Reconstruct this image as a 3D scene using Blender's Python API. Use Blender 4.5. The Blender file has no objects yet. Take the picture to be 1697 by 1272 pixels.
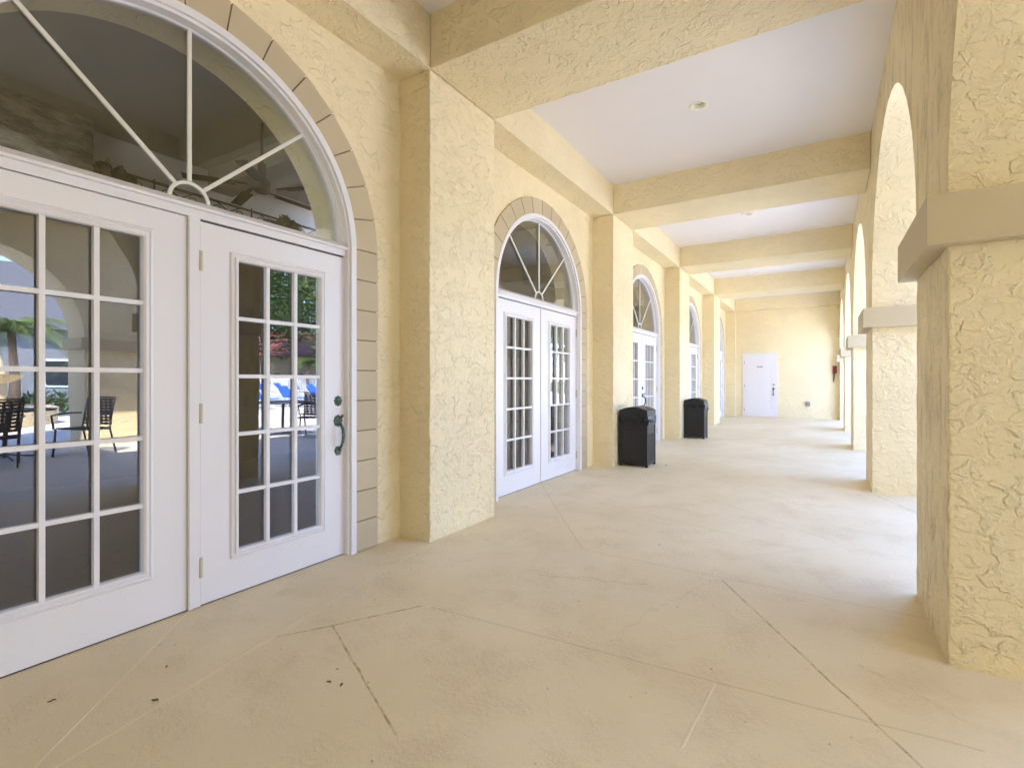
import bpy, bmesh, math, random
from mathutils import Vector, noise, Matrix
R = math.radians
rnd = random.Random(7)
SC = bpy.context.scene
COL = SC.collection

# ------------------------------------------------------------------ measured layout (metres)
BAY = 3.864                 # bay spacing along the gallery
PIL0, PILW = 2.886, 0.872   # wall pilasters
PIER0, PIERW = 2.783, 0.837 # arcade piers
XW, XI, XO = -0.305, 2.934, 3.584   # clubhouse wall face, arcade inner face, arcade outer face
ZB, ZC = 3.509, 3.912       # underside of beams, ceiling
ZI0, ZI1 = 1.765, 1.972     # impost block
DOORC = [1.39 + BAY * k for k in range(5)]
ENDY = 18.5

# ------------------------------------------------------------------ materials
def newmat(name):
    m = bpy.data.materials.new(name); m.use_nodes = True
    nt = m.node_tree
    for n in list(nt.nodes):
        nt.nodes.remove(n)
    out = nt.nodes.new('ShaderNodeOutputMaterial')
    bs = nt.nodes.new('ShaderNodeBsdfPrincipled')
    nt.links.new(bs.outputs[0], out.inputs[0])
    return m, nt, bs, out

class NB:
    """small node builder"""
    def __init__(s, nt): s.nt = nt
    def n(s, t, **kw):
        d = s.nt.nodes.new(t)
        for k, v in kw.items(): setattr(d, k, v)
        return d
    def link(s, a, b): s.nt.links.new(a, b)
    def val(s, sock, v):
        if isinstance(v, (int, float, tuple)): sock.default_value = v
        else: s.link(v, sock)
    def math(s, op, a, b=0.0, c=None, clamp=False):
        d = s.n('ShaderNodeMath', operation=op, use_clamp=clamp)
        s.val(d.inputs[0], a); s.val(d.inputs[1], b)
        if c is not None: s.val(d.inputs[2], c)
        return d.outputs[0]
    def vmath(s, op, a, b=(0, 0, 0), scale=None):
        d = s.n('ShaderNodeVectorMath', operation=op)
        s.val(d.inputs[0], a); s.val(d.inputs[1], b)
        if scale is not None: s.val(d.inputs[3], scale)
        return d.outputs['Value'] if op in ('DOT_PRODUCT', 'LENGTH') else d.outputs[0]
    def pos(s): return s.n('ShaderNodeNewGeometry').outputs['Position']
    def noise(s, vec, scale, detail=2, rough=.5, dist=0.0, col=False):
        d = s.n('ShaderNodeTexNoise')
        s.link(vec, d.inputs['Vector'])
        d.inputs['Scale'].default_value = scale; d.inputs['Detail'].default_value = detail
        d.inputs['Roughness'].default_value = rough; d.inputs['Distortion'].default_value = dist
        return d.outputs['Color' if col else 'Fac']
    def step(s, v, a, b):
        d = s.n('ShaderNodeMapRange', interpolation_type='SMOOTHSTEP')
        s.val(d.inputs[0], v); d.inputs[1].default_value = a; d.inputs[2].default_value = b
        return d.outputs[0]
    def mix(s, f, a, b):
        d = s.n('ShaderNodeMix', data_type='RGBA')
        s.val(d.inputs[0], f); s.val(d.inputs[6], a); s.val(d.inputs[7], b)
        return d.outputs[2]
    def bump(s, h, dist, strength=1.0):
        d = s.n('ShaderNodeBump'); s.link(h, d.inputs['Height'])
        d.inputs['Distance'].default_value = dist; d.inputs['Strength'].default_value = strength
        return d.outputs[0]

def c4(c): return (c[0], c[1], c[2], 1.0)

def stucco(name, col, grime=0.0, amp=1.0, sc=1.0):
    """heavy skip-trowelled stucco: smooth pressed plateaus with torn raised lips, under paint"""
    m, nt, bs, out = newmat(name); b = NB(nt)
    p = b.pos()
    pa = b.vmath('MULTIPLY', p, (1.0, 0.85, 1.15))
    wc = b.noise(pa, 7.0 * sc, 2, .5, col=True)
    q = b.vmath('ADD', pa, b.vmath('SCALE', b.vmath('SUBTRACT', wc, (.5, .5, .5)), scale=.10 / sc))
    n1 = b.noise(q, 6.5 * sc, 4, .54)
    n2 = b.noise(q, 15.0 * sc, 3, .5)
    n3 = b.noise(pa, 60.0, 4, .65)
    area = b.step(b.noise(pa, 3.1 * sc, 2), .36, .60)
    fade = b.math('ADD', .25, b.math('MULTIPLY', b.step(b.noise(pa, 5.0 * sc, 2, .6), .38, .60), .75))
    pl1 = b.math('MULTIPLY', b.step(n1, .475, .545), fade)
    pl2 = b.math('MULTIPLY', b.step(n2, .47, .57), area)
    lip = b.math('MULTIPLY', b.math('SUBTRACT', 1.0, b.math('MULTIPLY', b.math('ABSOLUTE', b.math('SUBTRACT', n1, .56)), 16.0), clamp=True), fade)
    h = b.math('ADD', b.math('MULTIPLY', pl1, .55), b.math('MULTIPLY', pl2, .42))
    h = b.math('ADD', h, b.math('MULTIPLY', lip, .45))
    h = b.math('ADD', h, b.math('MULTIPLY', n3, .38))
    h = b.math('ADD', h, b.math('MULTIPLY', b.noise(pa, 1.6, 1), 1.0))
    tone = b.noise(p, .9, 3, .6)
    c = b.mix(b.step(tone, .3, .7), c4([x * .95 for x in col]), c4([min(x * 1.04, .9) for x in col]))
    if grime > 0:
        g = b.noise(b.vmath('MULTIPLY', p, (1.6, 1.6, .5)), 6.0, 7, .74)
        nx = b.n('ShaderNodeSeparateXYZ'); b.link(b.n('ShaderNodeNewGeometry').outputs['True Normal'], nx.inputs[0])
        face = b.step(b.math('MULTIPLY', nx.outputs[0], -1.0), .4, .8)      # weathered on the face towards the walk, where hands and carts brush it
        c = b.mix(b.math('MULTIPLY', b.step(g, .46, .70), b.math('MULTIPLY', face, grime)), c, (.42, .30, .13, 1))
    b.val(bs.inputs['Base Color'], c)
    bs.inputs['Roughness'].default_value = .62
    bs.inputs['Specular IOR Level'].default_value = .35
    b.link(b.bump(h, .0075 * amp), bs.inputs['Normal'])
    return m

def paint(name, col, rough=.45, bump=.0, scale=60, mottle=.04, metallic=0.0, spec=.5):
    m, nt, bs, out = newmat(name); b = NB(nt)
    p = b.pos()
    t = b.noise(p, 3.0, 4, .6)
    c = b.mix(t, c4([x * (1 - mottle) for x in col]), c4([min(1, x * (1 + mottle)) for x in col]))
    b.val(bs.inputs['Base Color'], c)
    bs.inputs['Roughness'].default_value = rough
    bs.inputs['Metallic'].default_value = metallic
    bs.inputs['Specular IOR Level'].default_value = spec
    if bump > 0:
        b.link(b.bump(b.noise(p, scale, 3, .6), bump), bs.inputs['Normal'])
    return m

YEL = (.87, .745, .475)
M = {}
M['stucco'] = stucco('yellow_stucco', YEL, .0, 1.1, 1.6)
M['stucco_worn'] = stucco('weathered_yellow_stucco', YEL, .6, .9, 1.5)
M['stucco_smooth'] = stucco('smoother_yellow_stucco', YEL, .0, .95, 1.3)
M['stucco_endwall'] = stucco('block_wall_stucco', YEL, .0, 1.0)
M['taupe'] = paint('taupe_trim_paint', (.58, .485, .305), .6, .0014, 150, .06)
def blocks():
    m, nt, bs, out = newmat('taupe_blocks'); b = NB(nt); p = b.pos()
    t = b.math('ADD', b.math('MULTIPLY', b.noise(p, 6, 4, .6), .5), b.math('MULTIPLY', b.n('ShaderNodeNewGeometry').outputs['Random Per Island'], .5))
    b.val(bs.inputs['Base Color'], b.mix(t, (.515, .42, .265, 1), (.61, .51, .33, 1)))
    bs.inputs['Roughness'].default_value = .65
    b.link(b.bump(b.noise(p, 130, 3, .6), .0012), bs.inputs['Normal'])
    return m
M['blocks'] = blocks()
M['joint'] = paint('taupe_joint', (.33, .25, .145), .8)
M['white'] = paint('white_door_paint', (.82, .795, .795), .34, .0002, 35, .02)
M['hinge'] = paint('painted_hinge', (.60, .54, .42), .4)
M['lamp'] = paint('cream_lamp_enamel', (.88, .84, .70), .35, mottle=.01)
M['cream'] = paint('cream_bar_paint', (.77, .74, .65), .4, .0004, 60, .05)
M['ceil'] = paint('white_ceiling_paint', (.84, .795, .76), .8, .0006, 90, .02)
M['dark'] = paint('gap_shade_dark', (.03, .026, .022), .8)  # near-black colour standing in for shade in the door gaps
M['binbody'] = paint('dark_brown_bin_plastic', (.013, .011, .009), .5, .0006, 150, .15)
M['binlid'] = paint('black_bin_plastic', (.010, .009, .008), .42, .0005, 120, .15)
M['liner'] = paint('black_liner_film', (.006, .006, .009), .16, .004, 30, .1)
M['grey_metal'] = paint('grey_metal', (.30, .30, .29), .4, .0003, 80, .06, .3)
M['bronze'] = paint('dark_bronze', (.07, .055, .04), .35, .0004, 120, .2, .7)
M['red'] = paint('dark_red_plastic', (.25, .012, .012), .4)
M['cord'] = paint('brown_cord', (.14, .06, .03), .6)
M['iron'] = paint('black_iron', (.015, .014, .013), .5)
M['room'] = paint('room_wall_paint', (.76, .77, .80), .8, .001, 40, .06)
M['roomceil'] = paint('room_ceiling_paint', (.36, .32, .27), .85, .001, 40, .08)
M['roomfloor'] = paint('room_floor_tile', (.045, .032, .028), .45, .001, 12, .25)
M['room_shade'] = paint('room_shade_paint', (.045, .030, .022), .5, .001, 30, .3)  # dark tone standing in for shade inside the room
M['fan'] = paint('dark_fan_wood', (.012, .008, .006), .6)
M['leafdark'] = paint('silk_leaf', (.035, .022, .014), .7, mottle=.4)
M['bronzegreen'] = None

def verdigris():
    m, nt, bs, out = newmat('verdigris_brass'); b = NB(nt)
    p = b.pos(); n = b.noise(p, 160, 3, .6); n2 = b.noise(p, 60, 2)
    c = b.mix(b.step(n, .42, .60), (.035, .045, .035, 1), (.14, .23, .17, 1))
    c = b.mix(b.step(n2, .5, .75), c, (.22, .30, .25, 1))
    b.val(bs.inputs['Base Color'], c)
    bs.inputs['Metallic'].default_value = .35; bs.inputs['Roughness'].default_value = .5
    b.link(b.bump(n, .003), bs.inputs['Normal'])
    return m
M['bronzegreen'] = verdigris()

def glass():
    m = bpy.data.materials.new('window_glass'); m.use_nodes = True; nt = m.node_tree
    for n in list(nt.nodes): nt.nodes.remove(n)
    b = NB(nt)
    out = b.n('ShaderNodeOutputMaterial'); mx = b.n('ShaderNodeMixShader')
    tr = b.n('ShaderNodeBsdfTransparent'); gl = b.n('ShaderNodeBsdfGlossy')
    tr.inputs[0].default_value = (.86, .86, .83, 1)
    gl.inputs[0].default_value = (.95, .96, 1, 1); gl.inputs['Roughness'].default_value = 0.0
    lw = b.n('ShaderNodeLayerWeight'); lw.inputs[0].default_value = .5
    f = b.math('ADD', b.math('MULTIPLY', b.math('POWER', lw.outputs['Facing'], 4.0), .75), GLASS_R, clamp=True)
    nb = b.bump(b.noise(b.pos(), 2.2, 1), .0012, 1.0)
    b.link(nb, gl.inputs['Normal'])
    b.link(f, mx.inputs[0]); b.link(tr.outputs[0], mx.inputs[1]); b.link(gl.outputs[0], mx.inputs[2])
    b.link(mx.outputs[0], out.inputs[0])
    return m
GLASS_R = .085
M['glass'] = glass()

# joints of the painted concrete floor, (x, y) points on the floor
LIGHT_J = [[(0.40, .56), (-0.34, 1.38)], [(0.50, .35), (0.412, 0.805), (0.292, 1.429), (0.02, 2.87)],
           [(0.663, 2.055), (0.929, 2.546), (1.325, 3.258)], [(2.12, 2.135), (2.09, 1.70)], [(1.92, 3.28), (1.876, 3.602), (2.2, 3.96), (2.587, 4.38), (3.086, 4.953), (3.6, 5.55)],
           [(0.519, 5.296), (0.702, 6.444)], [(0.965, 7.461), (1.079, 7.904)]]
DARK_J = [[(0.301, 1.447), (0.434, 1.657), (.663, 2.055)], [(0.434, 1.657), (1.25, 1.26)], [(1.967, 3.264), (2.75, 2.0)], [(2.936, 6.55), (3.3, 5.6)]]
FAINT_J = [[(-0.30, 5.19), (1.031, 3.334)], [(1.031, 3.334), (2.93, 3.274)], [(.72, 2.07), (1.395, 2.106), (1.863, 2.132), (2.112, 2.144), (2.93, 2.20)],
           [(0.15, 4.86), (0.572, 4.684), (2.336, 4.133)], [(1.302, 5.635), (2.589, 4.444)], [(0.20, 8.63), (0.491, 8.208), (0.994, 7.478)], [(0.994, 7.478), (2.45, 5.4)], [(2.459, 9.302), (2.95, 7.9)], [(.9, 11.6), (2.1, 9.8)]]
CRACK_J = [[(1.649, 2.125), (1.716, 2.593), (1.911, 3.232)], [(2.6, 2.6), (2.93, 2.35)], [(.95, 2.75), (1.6, 2.95)]]

def floor_mat(name, kind=None):
    m, nt, bs, out = newmat(name); b = NB(nt)
    flat = b.vmath('MULTIPLY', b.pos(), (1, 1, 0))
    big = b.noise(flat, .55, 4, .6); mid = b.noise(flat, 2.6, 5, .65); fine = b.noise(flat, 38, 4, .62); grit = b.noise(flat, 140, 3, .6)
    c = b.mix(b.step(big, .34, .68), (.715, .605, .395, 1), (.80, .695, .49, 1))
    c = b.mix(b.math('MULTIPLY', b.step(mid, .46, .72), .30), c, (.57, .44, .265, 1))
    c = b.mix(b.math('MULTIPLY', b.step(grit, .58, .72), .22), c, (.36, .28, .17, 1))
    c = b.mix(b.math('MULTIPLY', b.step(b.noise(flat, 27, 2, .5), .735, .76), .6), c, (.13, .09, .05, 1))
    if kind == 'light':
        c = b.mix(.45, c, (.84, .74, .56, 1))
    elif kind == 'dark':
        f = b.math('ADD', .30, b.math('MULTIPLY', b.step(b.noise(flat, 11, 4, .7), .40, .62), .6), clamp=True)
        c = b.mix(f, c, (.36, .26, .11, 1))
    elif kind == 'faint':
        c = b.mix(.36, c, (.42, .31, .15, 1))
    elif kind == 'crack':
        c = b.mix(.35, c, (.68, .57, .39, 1))
    b.val(bs.inputs['Base Color'], c)
    bs.inputs['Roughness'].default_value = .55
    bs.inputs['Specular IOR Level'].default_value = .35
    h = b.math('ADD', b.math('MULTIPLY', b.math('MULTIPLY', b.step(fine, .46, .60), b.step(mid, .42, .62)), .55), b.math('MULTIPLY', grit, .30))
    b.link(b.bump(h, .0022), bs.inputs['Normal'])
    return m
M['floor'] = floor_mat('painted_concrete')
M['joint_light'] = floor_mat('filled_joint', 'light'); M['joint_dark'] = floor_mat('dirty_joint', 'dark'); M['joint_faint'] = floor_mat('worn_joint', 'faint'); M['crack'] = floor_mat('painted_crack', 'crack')

# ------------------------------------------------------------------ mesh helpers
def link_obj(name, me, parent=None):
    o = bpy.data.objects.new(name, me); COL.objects.link(o)
    if parent is not None: o.parent = parent
    return o

def tag(o, label=None, cat=None, group=None, kind=None):
    if label: o['label'] = label
    if cat: o['category'] = cat
    if group: o['group'] = group
    if kind: o['kind'] = kind
    return o

def thing(name, loc, label, cat, group=None, rz=0.0):
    o = bpy.data.objects.new(name, None); COL.objects.link(o)
    o.location = loc; o.rotation_euler = (0, 0, rz); o.empty_display_size = .1
    return tag(o, label, cat, group)

def finish(bm, name, mat, parent=None, smooth=False, bevel=0.0, seg=1):
    if bevel > 0:
        es = [e for e in bm.edges if len(e.link_faces) == 2 and e.calc_face_angle(0) > .6]
        bmesh.ops.bevel(bm, geom=es, offset=bevel, segments=seg, affect='EDGES', profile=.6)
    me = bpy.data.meshes.new(name); bm.to_mesh(me); bm.free()
    mats = mat if isinstance(mat, (list, tuple)) else [mat]
    for x in mats: me.materials.append(x)
    if smooth:
        for f in me.polygons: f.use_smooth = True
    return link_obj(name, me, parent)

def box(bm, x0, x1, y0, y1, z0, z1, mi=0):
    v = [bm.verts.new(c) for c in ((x0, y0, z0), (x1, y0, z0), (x1, y1, z0), (x0, y1, z0), (x0, y0, z1), (x1, y0, z1), (x1, y1, z1), (x0, y1, z1))]
    for q in ((0, 3, 2, 1), (4, 5, 6, 7), (0, 1, 5, 4), (1, 2, 6, 5), (2, 3, 7, 6), (3, 0, 4, 7)):
        f = bm.faces.new([v[i] for i in q]); f.material_index = mi
    return v

def prism_x(bm, pts, x0, x1, mi=0):
    """polygon of (y, z) points (counter-clockwise seen from +x) extruded from x0 to x1"""
    a = [bm.verts.new((x0, y, z)) for y, z in pts]; c = [bm.verts.new((x1, y, z)) for y, z in pts]
    n = len(pts)
    bm.faces.new(c).material_index = mi
    bm.faces.new(a[::-1]).material_index = mi
    for i in range(n):
        j = (i + 1) % n
        bm.faces.new((a[i], a[j], c[j], c[i])).material_index = mi

def ring_x(bm, outer, inner, x0, x1, close=False):
    """band between two (y, z) polylines of equal length, extruded x0..x1"""
    n = len(outer)
    O0 = [bm.verts.new((x0, *p)) for p in outer]; O1 = [bm.verts.new((x1, *p)) for p in outer]
    I0 = [bm.verts.new((x0, *p)) for p in inner]; I1 = [bm.verts.new((x1, *p)) for p in inner]
    for i in range(n - 1):
        j = i + 1
        bm.faces.new((O1[i], O1[j], I1[j], I1[i])); bm.faces.new((O0[j], O0[i], I0[i], I0[j]))
        bm.faces.new((O0[i], O0[j], O1[j], O1[i])); bm.faces.new((I0[j], I0[i], I1[i], I1[j]))
    bm.faces.new((O0[0], O1[0], I1[0], I0[0])); bm.faces.new((O0[-1], I0[-1], I1[-1], O1[-1]))

def tube(bm, pts, r, seg=8, cap=True):
    pts = [Vector(p) for p in pts]
    rr = r if isinstance(r, (list, tuple)) else [r] * len(pts)
    rings = []; prev = None
    for i, p in enumerate(pts):
        d = (pts[min(i + 1, len(pts) - 1)] - pts[max(i - 1, 0)]).normalized()
        if prev is None:
            up = Vector((0, 0, 1)) if abs(d.z) < .9 else Vector((1, 0, 0))
            u = d.cross(up).normalized()
        else:
            u = (prev - d * prev.dot(d)).normalized()
        prev = u; w = d.cross(u)
        rings.append([bm.verts.new(p + (u * math.cos(2 * math.pi * k / seg) + w * math.sin(2 * math.pi * k / seg)) * rr[i]) for k in range(seg)])
    for a, c in zip(rings, rings[1:]):
        for k in range(seg):
            bm.faces.new((a[k], a[(k + 1) % seg], c[(k + 1) % seg], c[k]))
    if cap:
        bm.faces.new(rings[0][::-1]); bm.faces.new(rings[-1])

def lathe(bm, prof, c, axis='z', seg=24, sign=1):
    rings = []
    for r, h in prof:
        ring = []
        for k in range(seg):
            a = 2 * math.pi * k / seg
            if axis == 'z': v = (c[0] + r * math.cos(a), c[1] + r * math.sin(a), c[2] + h)
            elif axis == 'x': v = (c[0] + h * sign, c[1] + r * math.cos(a), c[2] + r * math.sin(a))
            else: v = (c[0] + r * math.cos(a), c[1] + h * sign, c[2] + r * math.sin(a))
            ring.append(bm.verts.new(v))
        rings.append(ring)
    for a, d in zip(rings, rings[1:]):
        for k in range(seg):
            bm.faces.new((a[k], a[(k + 1) % seg], d[(k + 1) % seg], d[k]))
    bm.faces.new(rings[0][::-1]); bm.faces.new(rings[-1])
    bmesh.ops.recalc_face_normals(bm, faces=bm.faces)

def slice_bm(bm, axis, a, b, step):
    k = a + step
    nrm = [0, 0, 0]; nrm[axis] = 1
    while k < b - step * .5:
        co = [0, 0, 0]; co[axis] = k
        bmesh.ops.bisect_plane(bm, geom=bm.verts[:] + bm.edges[:] + bm.faces[:], plane_co=co, plane_no=nrm)
        k += step

def roughen(bm, amp, freq=9.0, off=(0, 0, 0)):
    for v in bm.verts:
        p = (v.co + Vector(off)) * freq
        n = noise.noise_vector(p) * .7 + noise.noise_vector(p * 2.7) * .5
        v.co += n * amp

def stucco_block(name, x0, x1, y0, y1, z0, z1, mat, parent=None, step=.06, amp=.0035, long_axis=2, off=(0, 0, 0)):
    """a stucco-covered block whose arrises waver a few millimetres"""
    bm = bmesh.new(); box(bm, x0, x1, y0, y1, z0, z1)
    bmesh.ops.bevel(bm, geom=bm.edges[:], offset=.009, segments=2, affect='EDGES', profile=.5)
    lo, hi = ((x0, x1), (y0, y1), (z0, z1))[long_axis]
    slice_bm(bm, long_axis, lo, hi, step)
    for ax in range(3):
        if ax != long_axis:
            lo, hi = ((x0, x1), (y0, y1), (z0, z1))[ax]
            slice_bm(bm, ax, lo, hi, (hi - lo) / 3)
    roughen(bm, amp, 9.0, off)
    return finish(bm, name, mat, parent, smooth=False)

def arch_pts(yc, a, bb, zs, n, zlow=None):
    """from +y spring over the crown to -y spring, optionally with legs down to zlow"""
    pts = [(yc + a * math.cos(math.pi * i / n), zs + bb * math.sin(math.pi * i / n)) for i in range(n + 1)]
    if zlow is not None:
        pts = [(yc + a, zlow)] + pts + [(yc - a, zlow)]
    return pts

def arch_wall(bm, x0, x1, ya, yb, zbase, ztop, arches, n=44, jitter=0.0):
    """wall in the y-z plane between x0 and x1 pierced by arches (yc, a, b, zspring, zlow)"""
    cur = ya
    def quad(p): bm.faces.new([bm.verts.new(q) for q in p])
    def solid(y0, y1):
        m = max(1, int((y1 - y0) / 1.0))
        quad([(x1, y0, zbase), (x1, y1, zbase), (x1, y1, ztop), (x1, y0, ztop)])
        quad([(x0, y1, zbase), (x0, y0, zbase), (x0, y0, ztop), (x0, y1, ztop)])
        quad([(x0, y0, zbase), (x1, y0, zbase), (x1, y1, zbase), (x0, y1, zbase)][::-1])
    for (yc, a, bb, zs, zlow) in arches:
        solid(cur, yc - a)
        pts = arch_pts(yc, a, bb, zs, n)[::-1]
        def jit(i): return (rnd.uniform(-jitter, jitter), rnd.uniform(-jitter, jitter)) if 0 < i < len(pts) - 1 else (0, 0)
        f1 = [bm.verts.new((x1, p[0] + jit(i)[0], p[1] + jit(i)[1])) for i, p in enumerate(pts)]
        f0 = [bm.verts.new((x0, p[0] + jit(i)[0], p[1] + jit(i)[1])) for i, p in enumerate(pts)]
        t1 = [bm.verts.new((x1, p[0], ztop)) for p in pts]; t0 = [bm.verts.new((x0, p[0], ztop)) for p in pts]
        for i in range(len(pts) - 1):
            bm.faces.new((f1[i], f1[i + 1], t1[i + 1], t1[i])); bm.faces.new((f0[i + 1], f0[i], t0[i], t0[i + 1]))
            bm.faces.new((f0[i], f0[i + 1], f1[i + 1], f1[i]))
        if zlow < zs - 1e-4:
            quad([(x1, yc - a, zlow), (x0, yc - a, zlow), (x0, yc - a, zs), (x1, yc - a, zs)])
            quad([(x0, yc + a, zlow), (x1, yc + a, zlow), (x1, yc + a, zs), (x0, yc + a, zs)])
        cur = yc + a
    solid(cur, yb)
    quad([(x0, ya, ztop), (x1, ya, ztop), (x1, yb, ztop), (x0, yb, ztop)])
    quad([(x0, ya, zbase), (x1, ya, zbase), (x1, ya, ztop), (x0, ya, ztop)])
    quad([(x1, yb, zbase), (x0, yb, zbase), (x0, yb, ztop), (x1, yb, ztop)])

def copy_tree(o, parent=None):
    c = o.copy(); COL.objects.link(c); c.parent = parent
    for ch in list(o.children): copy_tree(ch, c)
    return c

# ------------------------------------------------------------------ ground and floor
bm = bmesh.new(); box(bm, XW - .19, XO, -5.6, ENDY + .2, -.12, 0)
FLOOR = tag(finish(bm, 'patio_floor', M['floor']), 'beige painted concrete floor scored with joints and fine cracks', 'floor', kind='structure')
def ribbon(bm, pl, w, wob, step, h):
    """low bead of filler along a floor joint"""
    pts = []
    for a, c in zip(pl, pl[1:]):
        n = max(2, int(math.dist(a, c) / step))
        for i in range(n): pts.append((a[0] + (c[0] - a[0]) * i / n, a[1] + (c[1] - a[1]) * i / n))
    pts.append(pl[-1])
    P = [Vector((x, y, 0)) + Vector((noise.noise((x * 9, y * 9, 1)), noise.noise((x * 9, y * 9, 7)), 0)) * wob + Vector((noise.noise((x * 40, y * 40, 1)), noise.noise((x * 40, y * 40, 7)), 0)) * wob * .35 for x, y in pts]
    rows = []
    for i, p in enumerate(P):
        d = (P[min(i + 1, len(P) - 1)] - P[max(i - 1, 0)]).normalized(); s = Vector((-d.y, d.x, 0))
        ww = w * (1 + .35 * noise.noise(p * 23)) / 2
        rows.append([bm.verts.new(p + s * ww + Vector((0, 0, .0003))), bm.verts.new(p + Vector((0, 0, .0003 + h))), bm.verts.new(p - s * ww + Vector((0, 0, .0003)))])
    for A, B in zip(rows, rows[1:]):
        bm.faces.new((A[0], A[1], B[1], B[0])); bm.faces.new((A[1], A[2], B[2], B[1]))
    bmesh.ops.recalc_face_normals(bm, faces=bm.faces)
for polys, wd, wob, st, h, mt, nm in ((LIGHT_J, .0072, .003, .05, .0022, 'joint_light', 'joint'), (DARK_J, .0095, .004, .05, .0008, 'joint_dark', 'joint'), (FAINT_J, .0085, .003, .05, .0006, 'joint_faint', 'joint'), (CRACK_J, .006, .05, .02, .002, 'crack', 'crack')):
    for pl in polys:
        bm = bmesh.new(); ribbon(bm, pl, wd * (1.6 if pl[0] == (2.12, 2.135) else 1), wob, st, h)
        o = finish(bm, nm, M[mt], FLOOR)
        for f in o.data.polygons: f.use_smooth = True

def grass_mat():
    m, nt, bs, out = newmat('lawn_grass'); b = NB(nt); p = b.pos()
    c = b.mix(b.noise(p, .6, 5, .7), (.035, .075, .018, 1), (.09, .13, .035, 1))
    b.val(bs.inputs['Base Color'], c); bs.inputs['Roughness'].default_value = .9
    b.link(b.bump(b.noise(p, 30, 3), .03), bs.inputs['Normal'])
    return m
M['grass'] = grass_mat()
bm = bmesh.new(); box(bm, -400, 400, -400, 400, -.5, -.14)
tag(finish(bm, 'lawn', M['grass']), 'green lawn around the clubhouse', 'lawn', kind='structure')

# ------------------------------------------------------------------ clubhouse wall with the arched openings
WY0, WY1 = -5.6, ENDY + .25
bm = bmesh.new()
arches = [(1.39 + BAY * k, 1.0, .965, 2.10, 0.0) for k in range(-1, 5) if 1.39 + BAY * k + 1.0 < ENDY]
arch_wall(bm, XW - .32, XW, WY0, WY1, 0, 4.3, arches)
bmesh.ops.recalc_face_normals(bm, faces=bm.faces)
tag(finish(bm, 'clubhouse_wall', M['stucco_smooth']), 'pale yellow stucco wall holding the arched french doors', 'wall')

ORD = ['first', 'second', 'third', 'fourth', 'fifth']
for k in range(-1, 5):
    y0 = PIL0 + BAY * k; y1 = y0 + PILW
    if k == 4: y1 = ENDY + .02
    lab = {-1: 'stucco pilaster beside the nearest door, behind the viewpoint', 0: 'widest nearest stucco pilaster between the big door and the second door',
           1: 'stucco pilaster with the nearer trash bin at its foot', 2: 'stucco pilaster with the farther trash bin at its foot',
           3: 'narrow stucco pilaster just past the farther trash bin', 4: 'thin half pilaster in the corner of the far end wall'}[k]
    o = stucco_block('pilaster', XW - .004, 0.0, y0, y1, -.01, ZB, M['stucco'], off=(k * 3.3, 0, 0))
    tag(o, lab, 'pilaster', 'pilasters along the clubhouse wall')

# ledge along the wall on top of the pilasters
bm = bmesh.new(); box(bm, XW - .004, 0.0, WY0, ENDY + .02, ZB + .001, ZC + .03)
slice_bm(bm, 1, WY0, ENDY, .12); roughen(bm, .003)
tag(finish(bm, 'wall_ledge', M['stucco']), 'long yellow stucco beam running along the wall above the doors', 'beam')

# cross beams
for k in range(-1, 5):
    y0 = PIL0 + BAY * k; y1 = y0 + PILW
    if k == 4: y1 = ENDY + .02
    lab = {-1: 'stucco cross beam over the viewpoint', 0: 'nearest broad cross beam with rough underside at the top of the view', 1: 'second cross beam, just past the round ceiling light',
           2: 'third cross beam down the gallery', 3: 'fourth cross beam, near the end of the gallery', 4: 'shallow last cross beam against the far end wall'}[k]
    o = stucco_block('ceiling_beam', .002, XI - .001, y0, y1, ZB, ZC + .02, M['stucco'], long_axis=0, step=.09, off=(0, 0, k * 5.1))
    tag(o, lab, 'beam', 'cross beams under the gallery ceiling')

# ceiling and roof
bm = bmesh.new(); box(bm, -.05, XI + .3, WY0, ENDY + .2, ZC, ZC + .1)
tag(finish(bm, 'gallery_ceiling', M['ceil']), 'smooth white ceiling between the stucco beams', 'ceiling', kind='structure')
SKX0, SKX1, SKY0, SKY1 = -4.7, -3.2, 5.6, 7.6  # unseen opening through roof and room ceiling, made to brighten the room
def slab_with_hole(bm, x0, x1, y0, y1, z0, z1):
    box(bm, x0, x1, y0, SKY0, z0, z1); box(bm, x0, x1, SKY1, y1, z0, z1)
    box(bm, x0, SKX0, SKY0, SKY1, z0, z1); box(bm, SKX1, x1, SKY0, SKY1, z0, z1)
bm = bmesh.new(); slab_with_hole(bm, -5.4, XO + .35, WY0 - .1, ENDY + 4, 4.31, 4.62)
tag(finish(bm, 'roof', M['stucco']), 'flat roof slab over the clubhouse and gallery', 'roof', kind='structure')

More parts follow.
